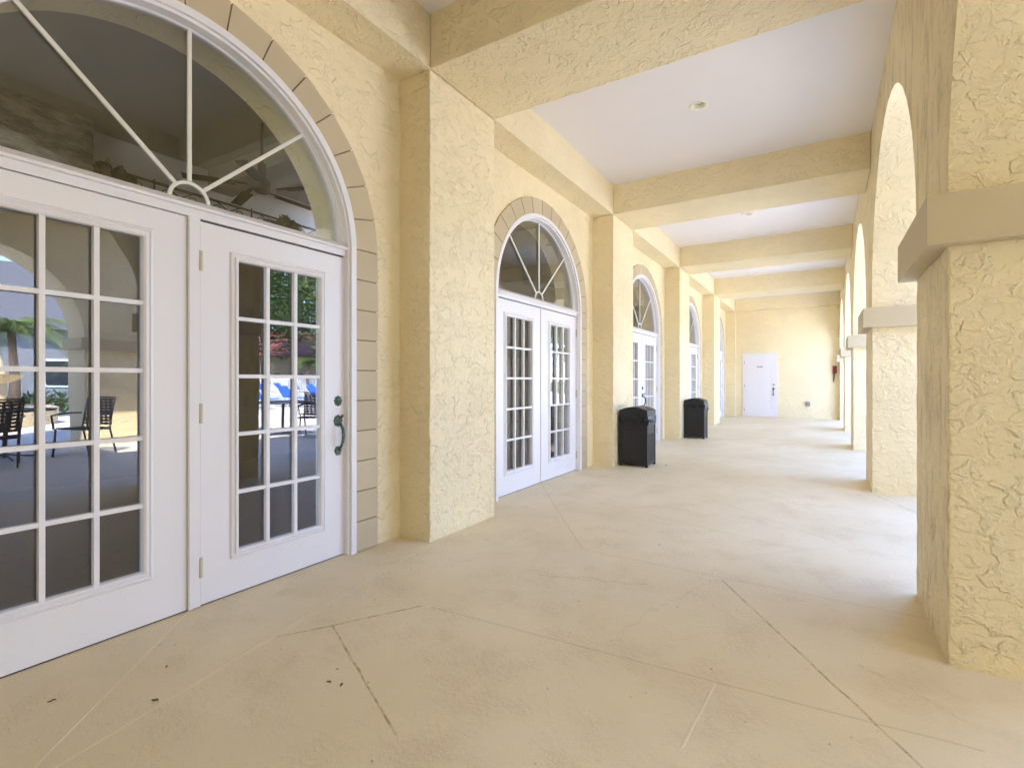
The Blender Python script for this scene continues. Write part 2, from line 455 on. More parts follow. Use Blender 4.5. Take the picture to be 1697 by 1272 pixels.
# ------------------------------------------------------------------ arcade on the garden side
bm = bmesh.new()
ar = []
for k in range(-1, 4):
    yc = PIER0 + PIERW + BAY * k + (BAY - PIERW) / 2
    ar.append((yc, (BAY - PIERW) / 2, 1.475, ZI1, ZI1))
arch_wall(bm, XI, XO, PIER0 - BAY, PIER0 + 4 * BAY + PIERW, ZI1, 4.3, ar, n=56, jitter=.0035)
bmesh.ops.recalc_face_normals(bm, faces=bm.faces)
tag(finish(bm, 'arcade_wall', M['stucco_worn']), 'yellow stucco wall of round arches above the taupe capital blocks', 'arcade')
for k in range(-1, 5):
    y0 = PIER0 + BAY * k; y1 = y0 + PIERW
    lab = {-1: 'arcade pier just behind the viewpoint', 0: 'huge nearest rough stucco pier at the edge of the view',
           1: 'second arcade pier with a pale bluish white reveal', 2: 'third arcade pier, bright in the daylight', 3: 'fourth arcade pier, thin and bright', 4: 'last arcade pier beside the far end wall'}[k]
    o = stucco_block('arcade_pier', XI, XO, y0, y1, -.01, ZI0 + .005, M['stucco_worn'], step=.045, amp=.005, off=(k * 7.7, 1, 0))
    tag(o, lab, 'pier', 'piers of the arcade')
    bm = bmesh.new(); box(bm, XI - .078, XO + .078, y0 - .066, y1 + .066, ZI0, ZI1)
    finish(bm, 'capital', M['taupe'], o, bevel=.004, seg=2)

bm = bmesh.new(); box(bm, XW, XI + .02, -1.25, -1.0, -.01, 4.0)  # unseen wall added to cut the light in the near bay
tag(finish(bm, 'near_shade_wall', M['stucco']), 'added stucco wall behind the viewpoint, dimming the near bay', 'wall')
bm = bmesh.new(); box(bm, XO + .001, 8.09, -.98, -.6, -.01, 4.6)  # unseen wall added to keep light off the nearest pier
tag(finish(bm, 'side_shade_wall', M['stucco']), 'added solid stucco wall shading the near bay from the side', 'wall')
# far end wall
bm = bmesh.new(); box(bm, XW, XI + .02, ENDY, ENDY + .2, -.01, 4.0)
tag(finish(bm, 'end_wall', M['stucco_endwall']), 'pale yellow end wall closing the gallery around a white door', 'wall')

# ------------------------------------------------------------------ arched french doors
XD = -.338          # face of the door leaves
def leaf_mesh(w, gz0, gz1, gw, zb=.007, zt=2.05):
    """door leaf, local y 0..w, x 0 = front face"""
    t = .045; g0 = (w - gw) / 2; g1 = g0 + gw
    bm = bmesh.new()
    box(bm, -t, 0, 0, g0, zb, zt); box(bm, -t, 0, g1, w, zb, zt)
    box(bm, -t, 0, g0, g1, zb, gz0); box(bm, -t, 0, g0, g1, gz1, zt)
    bmesh.ops.remove_doubles(bm, verts=bm.verts, dist=1e-5)
    return bm

def add_leaf(parent, y0, w, gz0, gz1, gw, zt, hinge=None, handle=None, label=None, tilt=0):
    bm = leaf_mesh(w, gz0, gz1, gw, zt=zt)
    lf = finish(bm, 'door_leaf', M['white'], parent)
    lf.location = (XD, y0, 0)
    if label: lf['label'] = label
    g0 = (w - gw) / 2; g1 = g0 + gw
    # moulded glazing frame round the panes
    bm = bmesh.new()
    prof = [(.040, -.001), (.040, .004), (.033, .011), (.026, .012), (.021, .006), (.016, .006), (.012, .017), (.004, .018), (-.005, .010), (-.005, -.022)]
    loops = [[bm.verts.new((x, *p)) for p in ((g0 - d, gz0 - d), (g1 + d, gz0 - d), (g1 + d, gz1 + d), (g0 - d, gz1 + d))] for d, x in prof]
    for A, B in zip(loops, loops[1:]):
        for k in range(4): bm.faces.new((A[k], A[(k + 1) % 4], B[(k + 1) % 4], B[k]))
    bmesh.ops.recalc_face_normals(bm, faces=bm.faces)
    finish(bm, 'glazing_frame', M['white'], lf)
    bm = bmesh.new()
    for i in (1, 2):
        y = g0 + gw * i / 3; box(bm, -.022, .006, y - .0105, y + .0105, gz0 - .002, gz1 + .002)
    for j in range(1, 5):
        z = gz0 + (gz1 - gz0) * j / 5
        for i in range(3):
            a = g0 + gw * i / 3 + (.0106 if i else -.002); c = g0 + gw * (i + 1) / 3 - (.0106 if i < 2 else -.002)
            box(bm, -.022, .004, a, c, z - .0105, z + .0105)
    finish(bm, 'muntin_bars', M['white'], lf, bevel=.004, seg=2)
    bm = bmesh.new(); box(bm, -.026, -.022, g0 - .003, g1 + .003, gz0 - .003, gz1 + .003)
    gp = finish(bm, 'glass_pane', M['glass'], lf)
    if tilt:
        gp.matrix_local = Matrix.Translation((-.020, w / 2, 0)) @ Matrix.Rotation(R(tilt), 4, 'Z') @ Matrix.Translation((.024, -w / 2, 0))
    if hinge is not None:
        for z in (1.834, 1.025, .208):
            bm = bmesh.new(); tube(bm, [(.011, hinge, z - .052), (.011, hinge, z + .052)], .0095, 10)
            box(bm, -.004, .003, hinge - .012, hinge + .012, z - .049, z + .049)
            finish(bm, 'hinge', M['hinge'], lf)
    if handle is not None:
        hy, kind = handle
        mat = M['bronzegreen'] if kind == 'green' else M['iron']
        bm = bmesh.new()
        def rosette(z, r, h, petals):
            segs = 32
            rings = []
            for (rr, hh) in ((1, 0), (1.0, .35), (.82, .7), (.6, .8), (.45, 1.25), (.2, 1.4)):
                ring = []
                for k in range(segs):
                    a = 2 * math.pi * k / segs
                    q = r * rr * (1 + .07 * math.cos(petals * a) * (1 if rr > .7 else .2))
                    ring.append(bm.verts.new((h * hh, hy + q * math.cos(a), z + 1.12 * q * math.sin(a))))
                rings.append(ring)
            for A, B in zip(rings, rings[1:]):
                for k in range(segs): bm.faces.new((A[k], A[(k + 1) % segs], B[(k + 1) % segs], B[k]))
            bm.faces.new(rings[-1])
        rosette(1.061, .031, .012, 8)
        finish(bm, 'deadbolt', mat, lf, smooth=True)
        bm = bmesh.new()
        rosette(.925, .035, .013, 8); rosette(.722, .028, .011, 6)
        tube(bm, [(.010, hy, .905), (.032, hy, .90), (.052, hy, .872), (.058, hy, .83), (.052, hy, .79), (.034, hy, .752), (.012, hy, .728)],
             [.010, .0105, .010, .0115, .0095, .0085, .009], 10)
        tube(bm, [(.012, hy, .945), (.04, hy, .952), (.05, hy, .965)], [.006, .008, .009], 8)
        finish(bm, 'door_handle', mat, lf, smooth=True)
    return lf

def surround_mesh(yc):
    bm = bmesh.new()
    a0, b0, a1, b1, zs = 1.045, 1.006, 1.25, 1.188, 2.10
    n = 60
    ring_x(bm, arch_pts(yc, a1 - .004, b1 - .01, zs, n, 0.002), arch_pts(yc, a0 - .02, b0 - .02, zs, n, 0.002), XW - .004, XW + .008)
    for f in bm.faces: f.material_index = 1
    ang = [R(.8 + 11.55 * i) for i in range(16)]
    ang[-1] = math.pi - R(.8)
    def pt(a, b, t): return (yc + a * math.cos(t), zs + b * math.sin(t))
    g = .0045
    for t0, t1 in zip(ang, ang[1:]):
        e0 = g / 1.1; m = (t0 + t1) / 2
        ins = [pt(a0, b0, t0 + e0 + (t1 - t0 - 2 * e0) * i / 4) for i in range(5)]
        outs = [pt(a1, b1, t0 + e0), pt(a1, b1, t1 - e0)]
        prism_x(bm, [outs[0], outs[1]] + ins[::-1], XW - .002, XW + .021)
    zs2 = [0.001] + [zs + .015 - .2112 * i for i in range(9, -1, -1)]
    for z0, z1 in zip(zs2, zs2[1:]):
        for s in (1, -1):
            ya, yb = sorted((yc + s * a0, yc + s * a1))
            prism_x(bm, [(ya, z0 + g), (yb, z0 + g), (yb, z1 - g), (ya, z1 - g)], XW - .002, XW + .021)
    bmesh.ops.recalc_face_normals(bm, faces=bm.faces)
    return bm

def french_door(yc, label, post=False, hinges=True, handle=None):
    t = thing('french_door', (0, 0, 0), label, 'door', 'arched french doors along the gallery wall')
    bm = surround_mesh(yc)
    finish(bm, 'surround', [M['blocks'], M['joint']], t, bevel=0)
    n = 72
    bm = bmesh.new()
    ring_x(bm, arch_pts(yc, 1.05, 1.010, 2.10, n, .001), arch_pts(yc, 1.006, .968, 2.10, n, .001), XW - .03, XW + .026)
    ring_x(bm, arch_pts(yc, 1.008, .970, 2.10, n, .001), arch_pts(yc, .990, .951, 2.10, n, .001), XW - .05, XW + .006)
    bmesh.ops.recalc_face_normals(bm, faces=bm.faces)
    finish(bm, 'casing', M['white'], t)
    # half-round window over the doors
    bm = bmesh.new()
    ring_x(bm, arch_pts(yc, .992, .953, 2.12, n), arch_pts(yc, .974, .936, 2.12, n), XD - .05, XD - .008)
    ring_x(bm, arch_pts(yc, .976, .938, 2.12, n), arch_pts(yc, .962, .924, 2.12, n), XD - .062, XD - .024)
    bmesh.ops.recalc_face_normals(bm, faces=bm.faces)
    # head rail and sill nosing
    box(bm, XD - .05, XD + .012, yc - 1.0, yc + 1.0, 2.056, 2.098)
    prof = [(XD + .036, 2.098), (XD + .036, 2.112), (XD + .018, 2.122), (XD - .02, 2.150), (XD - .05, 2.152), (XD - .05, 2.098)]
    A = [bm.verts.new((x, yc - .99, z)) for x, z in prof]; B = [bm.verts.new((x, yc + .99, z)) for x, z in prof]
    bm.faces.new(A); bm.faces.new(B[::-1])
    for i in range(len(prof)):
        j = (i + 1) % len(prof); bm.faces.new((A[j], A[i], B[i], B[j]))
    bmesh.ops.recalc_face_normals(bm, faces=bm.faces)
    tw = finish(bm, 'transom_window', M['white'], t)
    bm = bmesh.new()
    zc, xh = 2.15, XD - .026
    hub = [(yc + .105 * math.cos(math.pi * i / 16), zc + .098 * math.sin(math.pi * i / 16)) for i in range(17)]
    hin = [(yc + .086 * math.cos(math.pi * i / 16), zc + .080 * math.sin(math.pi * i / 16)) for i in range(17)]
    ring_x(bm, hub, hin, xh - .008, xh + .006)
    for a in (45, 90, 135):
        d = Vector((math.cos(R(a)), math.sin(R(a)))); nn = Vector((-d.y, d.x)) * .0105
        p0 = Vector((yc, zc)) + d * .099; p1 = Vector((yc, 2.12)) + Vector((d.x * .968, d.y * .930))
        prism_x(bm, [tuple(p0 - nn), tuple(p1 - nn), tuple(p1 + nn), tuple(p0 + nn)], xh - .008, xh + .0055)
    bmesh.ops.recalc_face_normals(bm, faces=bm.faces)
    finish(bm, 'glazing_bars', M['cream'], tw, bevel=.002)
    bm = bmesh.new(); prism_x(bm, arch_pts(yc, .970, .932, 2.12, 48)[:], XD - .042, XD - .038)
    bmesh.ops.recalc_face_normals(bm, faces=bm.faces)
    finish(bm, 'glass_pane', M['glass'], tw)
    # jamb lining and dark bar painting the shade under the leaves
    bm = bmesh.new()
    for s in (-1, 1):
        a, c = sorted((yc + s * .9945, yc + s * 1.004)); box(bm, XD - .16, XD - .012, a, c, .001, 2.10)
    finish(bm, 'jamb', M['white'], t)
    bm = bmesh.new(); box(bm, XD - .15, XD - .004, yc - .99, yc + .99, .0005, .006)  # dark bar drawn for the shaded gap below the leaves
    finish(bm, 'gap_shade_bar', M['dark'], t)
    bm = bmesh.new(); box(bm, XD - .044, XD - .012, yc - .985, yc + .994, 2.046, 2.0562)
    if post: box(bm, XD - .04, XD - .010, yc + .0355, yc + .0445, .012, 2.046)
    finish(bm, 'gap_shade_strip', M['dark'], t)  # dark strips painting the shade in the gaps round the leaves
    if post:
        bm = bmesh.new(); box(bm, XD - .09, XD + .012, yc - .024, yc + .036, .006, 2.056)
        box(bm, XD + .008, XD + .018, yc - .021, yc - .002, .006, 2.056)
        finish(bm, 'center_post', M['white'], t, bevel=.003)
        add_leaf(t, yc - .985, .958, .262, 1.905, .569, 2.052)
        add_leaf(t, yc + .043, .949, .243, 1.877, .558, 2.045, hinge=-.004, handle=(.895, 'green'), tilt=-1.4)
    else:
        add_leaf(t, yc - .992, .989, .245, 1.875, .556, 2.046)
        add_leaf(t, yc + .005, .987, .245, 1.875, .556, 2.046, hinge=.989 if hinges else None, handle=handle)
        bm = bmesh.new(); box(bm, XD - .002, XD + .010, yc - .014, yc + .010, .02, 2.048)
        finish(bm, 'astragal', M['white'], t, bevel=.003)
    return t

labs = ['largest nearest white french door with a green handle and fan window above', 'second white french door, between the two nearest stucco pilasters',
        'white french door with a black handle behind the nearer trash bin', 'french door partly hidden by the farther trash bin', 'last french door, a sliver near the end wall']
for k, yc in enumerate(DOORC):
    french_door(yc, labs[k], post=(k == 0), handle=(.075, 'black') if k == 2 else None)

# ------------------------------------------------------------------ clubhouse room behind the glass
RX0, RX1 = -5.0, XW - .32
bm = bmesh.new(); box(bm, RX0 - .1, RX1, WY0, ENDY + 3.0, -.12, -.001)
tag(finish(bm, 'room_floor', M['roomfloor']), 'dark tiled floor of the room behind the doors', 'floor', kind='structure')
bm = bmesh.new(); box(bm, RX0 - .15, RX0, WY0, ENDY + 3.0, 0, 4.3)
tag(finish(bm, 'room_wall', M['room']), 'grey back wall of the room seen through the fan window', 'wall', kind='structure')
bm = bmesh.new(); box(bm, RX0 + .001, RX0 + .05, WY0, ENDY + 2.9, 0, 3.05)  # dark sheet added so the lower room looks shaded through the panes
tag(finish(bm, 'room_shade_sheet', M['room_shade']), 'added dark sheet on the back wall, standing in for shade in the room', 'wall', kind='structure')
bm = bmesh.new(); box(bm, RX0, RX1, WY0 - .1, WY0, 0, .9); box(bm, RX0, RX1, WY0 - .1, WY0, 3.7, 4.3); box(bm, RX0, RX1, ENDY + 2.9, ENDY + 3.0, 0, 4.3)  # near wall left open in a band to let extra daylight in
tag(finish(bm, 'room_side_wall', M['room']), 'grey side walls of the room', 'wall', kind='structure')
bm = bmesh.new(); slab_with_hole(bm, RX0, RX1, WY0, ENDY + 3.0, 4.2, 4.3)
for y in (-2.0, 3.9, 7.7, 11.6, 15.5): box(bm, RX0, RX1, y, y + .35, 3.92, 4.2005)
tag(finish(bm, 'room_ceiling', M['roomceil']), 'dark beamed ceiling of the room', 'ceiling', kind='structure')
bm = bmesh.new(); box(bm, RX1 - .0, RX1 + .01, ENDY + .25, ENDY + 3.0, 0, 4.3)
finish(bm, 'room_corner_wall', M['room'])['kind'] = 'structure'

def stone_mat():
    m, nt, bs, out = newmat('stone_chimney'); b = NB(nt); p = b.pos()
    n = b.noise(b.vmath('MULTIPLY', p, (1, 1, 3)), 3.5, 5, .7)
    b.val(bs.inputs['Base Color'], b.mix(b.step(n, .35, .65), (.10, .08, .06, 1), (.33, .29, .24, 1)))
    b.link(b.bump(n, .05), bs.inputs['Normal']); bs.inputs['Roughness'].default_value = .9
    return m
bm = bmesh.new(); box(bm, RX0 + .001, RX0 + .35, -.6, 2.45, 3.05, 4.19)
tag(finish(bm, 'chimney_hood', stone_mat(), bevel=.02), 'rough stone chimney hood inside the room', 'chimney hood')

# plant ledge with a scrolled iron rail
t = thing('iron_rail', (0, 0, 0), 'black scrolled iron rail on the high ledge inside the room', 'railing')
bm = bmesh.new(); X = -4.72
tube(bm, [(X, 2.5, 3.70), (X, 9.0, 3.70)], .018, 6); tube(bm, [(X, 2.5, 3.50), (X, 9.0, 3.50)], .014, 6)
finish(bm, 'rail', M['iron'], t)
bm = bmesh.new()
y = 2.6
while y < 8.9:
    tube(bm, [(X, y, 3.50), (X, y + .32, 3.69)], .009, 5); tube(bm, [(X, y + .32, 3.50), (X, y, 3.69)], .009, 5)
    for s in (0, .32):
        tube(bm, [(X, y + s + .05 * math.cos(a * .7), 3.60 + .05 * math.sin(a * .7)) for a in range(8)], .007, 5)
    tube(bm, [(X, y + .5, 3.42), (X, y + .5, 3.74)], .013, 6)
    y += .64
finish(bm, 'scrollwork', M['iron'], t)
bm = bmesh.new(); box(bm, RX0 + .001, RX0 + .4, 2.451, 9.0, 3.34, 3.42)
tag(finish(bm, 'plant_ledge', M['room']), 'narrow wall ledge carrying the iron rail inside the room', 'ledge')
def leaf_bunch(bm, c, n, r, s, flat=.6):
    for i in range(n):
        d = Vector((rnd.gauss(0, 1), rnd.gauss(0, 1), rnd.gauss(0, 1))).normalized() * r * rnd.random() ** .5
        p = Vector(c) + Vector((d.x, d.y, d.z * flat))
        u = Vector((rnd.gauss(0, 1), rnd.gauss(0, 1), rnd.gauss(0, 1))).normalized(); w = u.orthogonal().normalized()
        v = [bm.verts.new(p + u * s), bm.verts.new(p + w * s * .45), bm.verts.new(p - u * s), bm.verts.new(p - w * s * .45)]
        bm.faces.new(v)
for i, (y, l) in enumerate(((2.62, 'leafy garland where the iron rail meets the stone chimney'), (4.85, 'leafy garland at the middle of the iron rail'), (6.6, 'leafy garland under the ceiling fan on the iron rail'), (7.9, 'leafy garland at the far part of the iron rail'))):
    bm = bmesh.new(); leaf_bunch(bm, (X + .05, y, 3.58), 160, .26, .07)
    tag(finish(bm, 'garland', M['leafdark']), l, 'garland', 'garlands on the iron rail')

def ceiling_fan(x, y):
    t = thing('ceiling_fan', (x, y, 4.2), 'dark five bladed ceiling fan hanging inside the room', 'ceiling fan')
    bm = bmesh.new(); tube(bm, [(0, 0, 0), (0, 0, -.6)], .016, 8); finish(bm, 'rod', M['fan'], t)
    bm = bmesh.new(); lathe(bm, [(.03, -.82), (.07, -.81), (.10, -.78), (.105, -.70), (.07, -.66), (.045, -.62), (.045, -.48)], (0, 0, 0)); finish(bm, 'motor', M['fan'], t, smooth=True)
    for i in range(5):
        a = R(72 * i + 20)
        bm = bmesh.new(); box(bm, .14, .30, -.02, .02, -.765, -.75); box(bm, .26, .78, -.06, .06, -.775, -.765)
        o = finish(bm, 'blade', M['fan'], t, bevel=.003); o.rotation_euler = (R(6), 0, a)
ceiling_fan(-3.1, 3.52)

# ------------------------------------------------------------------ recessed ceiling lights
def ceiling_light(y, label):
    t = thing('ceiling_light', (1.44, y, ZC), label, 'ceiling light', 'round recessed lights in the gallery ceiling')
    bm = bmesh.new(); seg = 40
    rings = []
    for r, h in ((.088, .0), (.090, -.006), (.082, -.010), (.066, -.006), (.062, -.001)):
        rings.append([bm.verts.new((r * math.cos(2 * math.pi * k / seg), r * math.sin(2 * math.pi * k / seg), h)) for k in range(seg)])
    for a, c in zip(rings, rings[1:]):
        for k in range(seg): bm.faces.new((a[k], a[(k + 1) % seg], c[(k + 1) % seg], c[k]))
    bmesh.ops.recalc_face_normals(bm, faces=bm.faces)
    finish(bm, 'trim_ring', M['lamp'], t, smooth=True)
    bm = bmesh.new(); rings = []
    for r, h in ((.0625, -.0015), (.058, .012), (.055, .030), (.0548, .031)):
        rings.append([bm.verts.new((r * math.cos(2 * math.pi * k / seg), r * math.sin(2 * math.pi * k / seg), h)) for k in range(seg)])
    for a, c in zip(rings, rings[1:]):
        for k in range(seg): bm.faces.new((a[k], c[k], c[(k + 1) % seg], a[(k + 1) % seg]))
    bm.faces.new(rings[-1])
    finish(bm, 'reflector', M['lamp'], t, smooth=True)
LIGHTY = [5.23, 9.07, 12.95, 16.8]
for y, l in zip(LIGHTY, ('nearest round recessed light in the white ceiling', 'second recessed light, just past the second cross beam', 'third recessed light down the gallery', 'recessed light of the last ceiling bay')):
    ceiling_light(y, l)
# holes in the ceiling for the cans
co = bpy.data.objects['gallery_ceiling']
bpy.data.objects.remove(co)
bm = bmesh.new()
x0, x1, ya, yb = -.05, XI + .3, WY0, ENDY + .2
def q(pts, z=ZC): bm.faces.new([bm.verts.new((p[0], p[1], z)) for p in pts])
cur = ya
for y in LIGHTY:
    s = .12
    q([(x0, cur), (x0, y - s), (x1, y - s), (x1, cur)])
    q([(x0, y - s), (x0, y + s), (1.44 - s, y + s), (1.44 - s, y - s)]); q([(1.44 + s, y - s), (1.44 + s, y + s), (x1, y + s), (x1, y - s)])
    n = 32
    for i in range(n):
        a, c = 2 * math.pi * i / n, 2 * math.pi * (i + 1) / n
        def sq(t):
            m = max(abs(math.cos(t)), abs(math.sin(t))); return (1.44 + s * math.cos(t) / m, y + s * math.sin(t) / m)
        def ci(t): return (1.44 + .064 * math.cos(t), y + .064 * math.sin(t))
        q([ci(a), ci(c), sq(c), sq(a)])
    cur = y + s
q([(x0, cur), (x0, yb), (x1, yb), (x1, cur)])
bmesh.ops.remove_doubles(bm, verts=bm.verts, dist=1e-4)
for f in bm.faces:
    f.normal_update()
    if f.normal.z > 0: f.normal_flip()
box(bm, x0, x1, ya, yb, ZC + .12, ZC + .2)
tag(finish(bm, 'gallery_ceiling', M['ceil']), 'smooth white ceiling between the stucco beams', 'ceiling', kind='structure')

# ------------------------------------------------------------------ trash bins
def trash_bin(label, x0, y0, w, d, seed):
    t = thing('trash_bin', (x0, y0, 0), label, 'trash bin', 'dark square trash bins against the pilasters')
    rr = random.Random(seed)
    H = .700
    bm = bmesh.new()
    pw = .035
    for (a, c) in ((0, 0), (w - pw, 0), (0, d - pw), (w - pw, d - pw)): box(bm, a, a + pw, c, c + pw, 0.0, H)
    box(bm, pw, w - pw, .010, .018, .03, H); box(bm, pw, w - pw, d - .018, d - .010, .03, H)
    box(bm, .010, .018, pw, d - pw, .03, H); box(bm, w - .018, w - .010, pw, d - pw, .03, H - .10)
    for z0, z1 in ((.03, .07), (.46, .475)):
        box(bm, pw, w - pw, .004, .0102, z0, z1); box(bm, w - .0102, w - .004, pw, d - pw, z0, z1)
    n = 9
    for i in range(n):   # slatted side
        y = pw + (d - 2 * pw) * (i + .5) / n
        box(bm, w - .0101, w - .006, y - .012, y + .012, .075, .455)
    box(bm, .02, w - .02, .02, d - .02, .05, .06)
    finish(bm, 'body', M['binbody'], t, bevel=.004)
    # barrel lid: arched front and back, open at both sides
    bm = bmesh.new(); n = 16
    top = [(w * i / n, H + .072 + .060 * math.sin(math.pi * (.05 + .90 * i / n))) for i in range(n + 1)]
    lo = H - .006
    f0 = [bm.verts.new((x, -.012, z)) for x, z in top]; f1 = [bm.verts.new((x, d + .012, z)) for x, z in top]
    l0 = [bm.verts.new((x, -.012, lo)) for x, z in top]; l1 = [bm.verts.new((x, d + .012, lo)) for x, z in top]
    for i in range(n):
        bm.faces.new((f0[i], f0[i + 1], f1[i + 1], f1[i])); bm.faces.new((l0[i], l0[i + 1], f0[i + 1], f0[i]))
        bm.faces.new((f1[i], f1[i + 1], l1[i + 1], l1[i])); bm.faces.new((l1[i], l1[i + 1], l0[i + 1], l0[i]))
    bm.faces.new((l0[0], f0[0], f1[0], l1[0])); bm.faces.new((l0[-1], l1[-1], f1[-1], f0[-1]))
    bmesh.ops.recalc_face_normals(bm, faces=bm.faces)
    finish(bm, 'lid', M['binlid'], t, bevel=.006, seg=2)
    # crumpled liner turned out over the rim
    bm = bmesh.new()
    per = []
    for i in range(26): per.append((w * i / 26, 0, 0, -1))
    for i in range(26): per.append((w, d * i / 26, 1, 0))
    for i in range(26): per.append((w - w * i / 26, d, 0, 1))
    for i in range(26): per.append((0, d - d * i / 26, -1, 0))
    rows = 9; rings = []
    for j in range(rows):
        ring = []
        for i, (x, y, nx, ny) in enumerate(per):
            side = (1 if nx > 0 else .55)
            drop = (.125 if nx > 0 else .075) + .035 * noise.noise(Vector((i * .19, seed, 0)))
            z = H + .004 - drop * j / (rows - 1)
            o = .006 + .016 * side * (noise.noise(Vector((i * .45 + j * .5, j * .55, seed))) + .35) * (math.sin(math.pi * (j + .4) / rows)) + .004 * rr.random()
            ring.append(bm.verts.new((x + nx * o, y + ny * o, z)))
        rings.append(ring)
    m = len(per)
    for A, B in zip(rings, rings[1:]):
        for k in range(m): bm.faces.new((A[k], B[k], B[(k + 1) % m], A[(k + 1) % m]))
    bmesh.ops.recalc_face_normals(bm, faces=bm.faces)
    finish(bm, 'liner', M['liner'], t, smooth=False)
    return t
trash_bin('nearer dark brown trash bin with a bunched black liner under its domed lid', .035, 6.90, .40, .40, 1)
trash_bin('farther dark brown trash bin, beside the fourth french door', .012, 10.92, .405, .36, 5)

# ------------------------------------------------------------------ far end wall fittings
t = thing('panel_door', (0, 0, 0), 'white six panel door in the far end wall', 'door')
bm = bmesh.new(); y = ENDY
box(bm, .205, .262, y - .018, y + .002, 0.001, 2.10); box(bm, 1.196, 1.25, y - .018, y + .002, 0.001, 2.10); box(bm, .262, 1.196, y - .018, y + .002, 2.034, 2.10)
finish(bm, 'casing', M['white'], t, bevel=.004)
bm = bmesh.new()
box(bm, .268, 1.190, y - .004, y + .002, .012, 2.028)
W, ox = .922, .268
st = .115; mid = .11; pwid = (W - 2 * st - mid) / 2
for (xa, xb) in ((0, st), (st + pwid, st + pwid + mid), (W - st, W)): box(bm, ox + xa, ox + xb, y - .014, y - .0041, .012, 2.028)
for (za, zb) in ((.012, .23), (.80, .98), (1.56, 1.66), (1.90, 2.028)):
    box(bm, ox + st, ox + st + pwid, y - .014, y - .0041, za, zb); box(bm, ox + st + pwid + mid, ox + W - st, y - .014, y - .0041, za, zb)
for (za, zb) in ((.23, .80), (.98, 1.56), (1.66, 1.90)):
    for xa in (st, st + pwid + mid): box(bm, ox + xa + .035, ox + xa + pwid - .035, y - .011, y - .0042, za + .035, zb - .035)
lf = finish(bm, 'door_leaf', M['white'], t, bevel=.003)
bm = bmesh.new(); lathe(bm, [(.030, 0), (.030, .012), (.014, .02)], (1.136, y - .014, 1.064), 'y', 20, -1); finish(bm, 'deadbolt', M['grey_metal'], lf)
bm = bmesh.new()
lathe(bm, [(.034, 0), (.033, .012), (.018, .022)], (1.125, y - .014, .93), 'y', 20, -1); lathe(bm, [(.026, 0), (.025, .01), (.012, .02)], (1.125, y - .014, .735), 'y', 20, -1)
tube(bm, [(1.125, y - .02, .915), (1.125, y - .06, .90), (1.125, y - .075, .83), (1.125, y - .06, .76), (1.125, y - .02, .74)], .011, 8)
finish(bm, 'door_handle', M['bronze'], lf, smooth=True)
for z in (1.80, 1.02, .22):
    bm = bmesh.new(); tube(bm, [(.264, y - .018, z - .05), (.264, y - .018, z + .05)], .007, 8); finish(bm, 'hinge', M['grey_metal'], lf)
cu = bpy.data.curves.new('lettering', 'FONT'); cu.body = 'SAUNA'; cu.size = .062; cu.align_x = 'CENTER'; cu.align_y = 'CENTER'; cu.extrude = .0015; cu.offset = .0012
cu.materials.append(M['iron'])
o = bpy.data.objects.new('lettering', cu); COL.objects.link(o); o.parent = lf; o.location = (.728, y - .0165, 1.646); o.rotation_euler = (R(90), 0, 0); o.scale = (.82, 1, 1)

t = thing('wall_box', (2.806, ENDY, 1.53), 'small dark red box with a tapering cord on the end wall', 'wall box')
bm = bmesh.new(); box(bm, -.055, .055, -.07, .002, -.112, .115); box(bm, -.047, .047, -.078, -.0701, -.10, .10); finish(bm, 'body', M['red'], t, bevel=.008, seg=2)
bm = bmesh.new(); tube(bm, [(-.015, -.035, -.11), (-.018, -.04, -.2), (-.025, -.035, -.3), (-.03, -.03, -.375)], [.024, .022, .017, .012], 8); finish(bm, 'cord', M['cord'], t)
t = thing('outlet_box', (2.094, ENDY, .46), 'small grey weatherproof outlet box low on the end wall', 'outlet box')
bm = bmesh.new(); box(bm, -.06, .06, -.045, .002, -.07, .07); finish(bm, 'body', M['grey_metal'], t, bevel=.006, seg=2)
bm = bmesh.new(); box(bm, -.05, .05, -.056, -.0451, -.062, .062); box(bm, -.03, .03, -.062, -.0561, -.01, .0); finish(bm, 'lid', M['grey_metal'], t, bevel=.004)

# dry leaves on the floor
M['dryleaf'] = paint('dry_leaf', (.17, .115, .06), .8, mottle=.4)
for (x, y, s, a, l) in ((.35, .92, .014, .4, 'dry brown leaf curled beside the scored joint near the big door'), (.025, .717, .012, 1.2, 'small grey brown leaf at the foot of the nearest fixed door leaf'),
                        (.808, 1.338, .010, .2, 'short dark twig beside the mossy joint'), (.867, 1.351, .010, 1.9, 'dark leaf scrap close to the mossy joint'),
                        (.601, 7.238, .016, .8, 'dry leaf on the floor by the nearer trash bin'), (.14, 1.054, .008, 2.2, 'tiny leaf scrap between the two scored joints')):
    bm = bmesh.new(); n = 7
    rows = []
    for i in range(n):
        u = -1 + 2 * i / (n - 1); wdt = .42 * (1 - u * u) + .03
        rows.append([bm.verts.new((u * s, v * wdt * s, .002 + .25 * s * (v * v) + .12 * s * math.sin(u * 3))) for v in (-1, -.5, 0, .5, 1)])
    for A, B in zip(rows, rows[1:]):
        for k in range(4): bm.faces.new((A[k], B[k], B[k + 1], A[k + 1]))
    o = finish(bm, 'dry_leaf', M['dryleaf'], smooth=True); o.location = (x, y, .001); o.rotation_euler = (0, 0, a)
    md = o.modifiers.new('thickness', 'SOLIDIFY'); md.thickness = .0008
    tag(o, l, 'leaf', 'dry leaves on the floor')

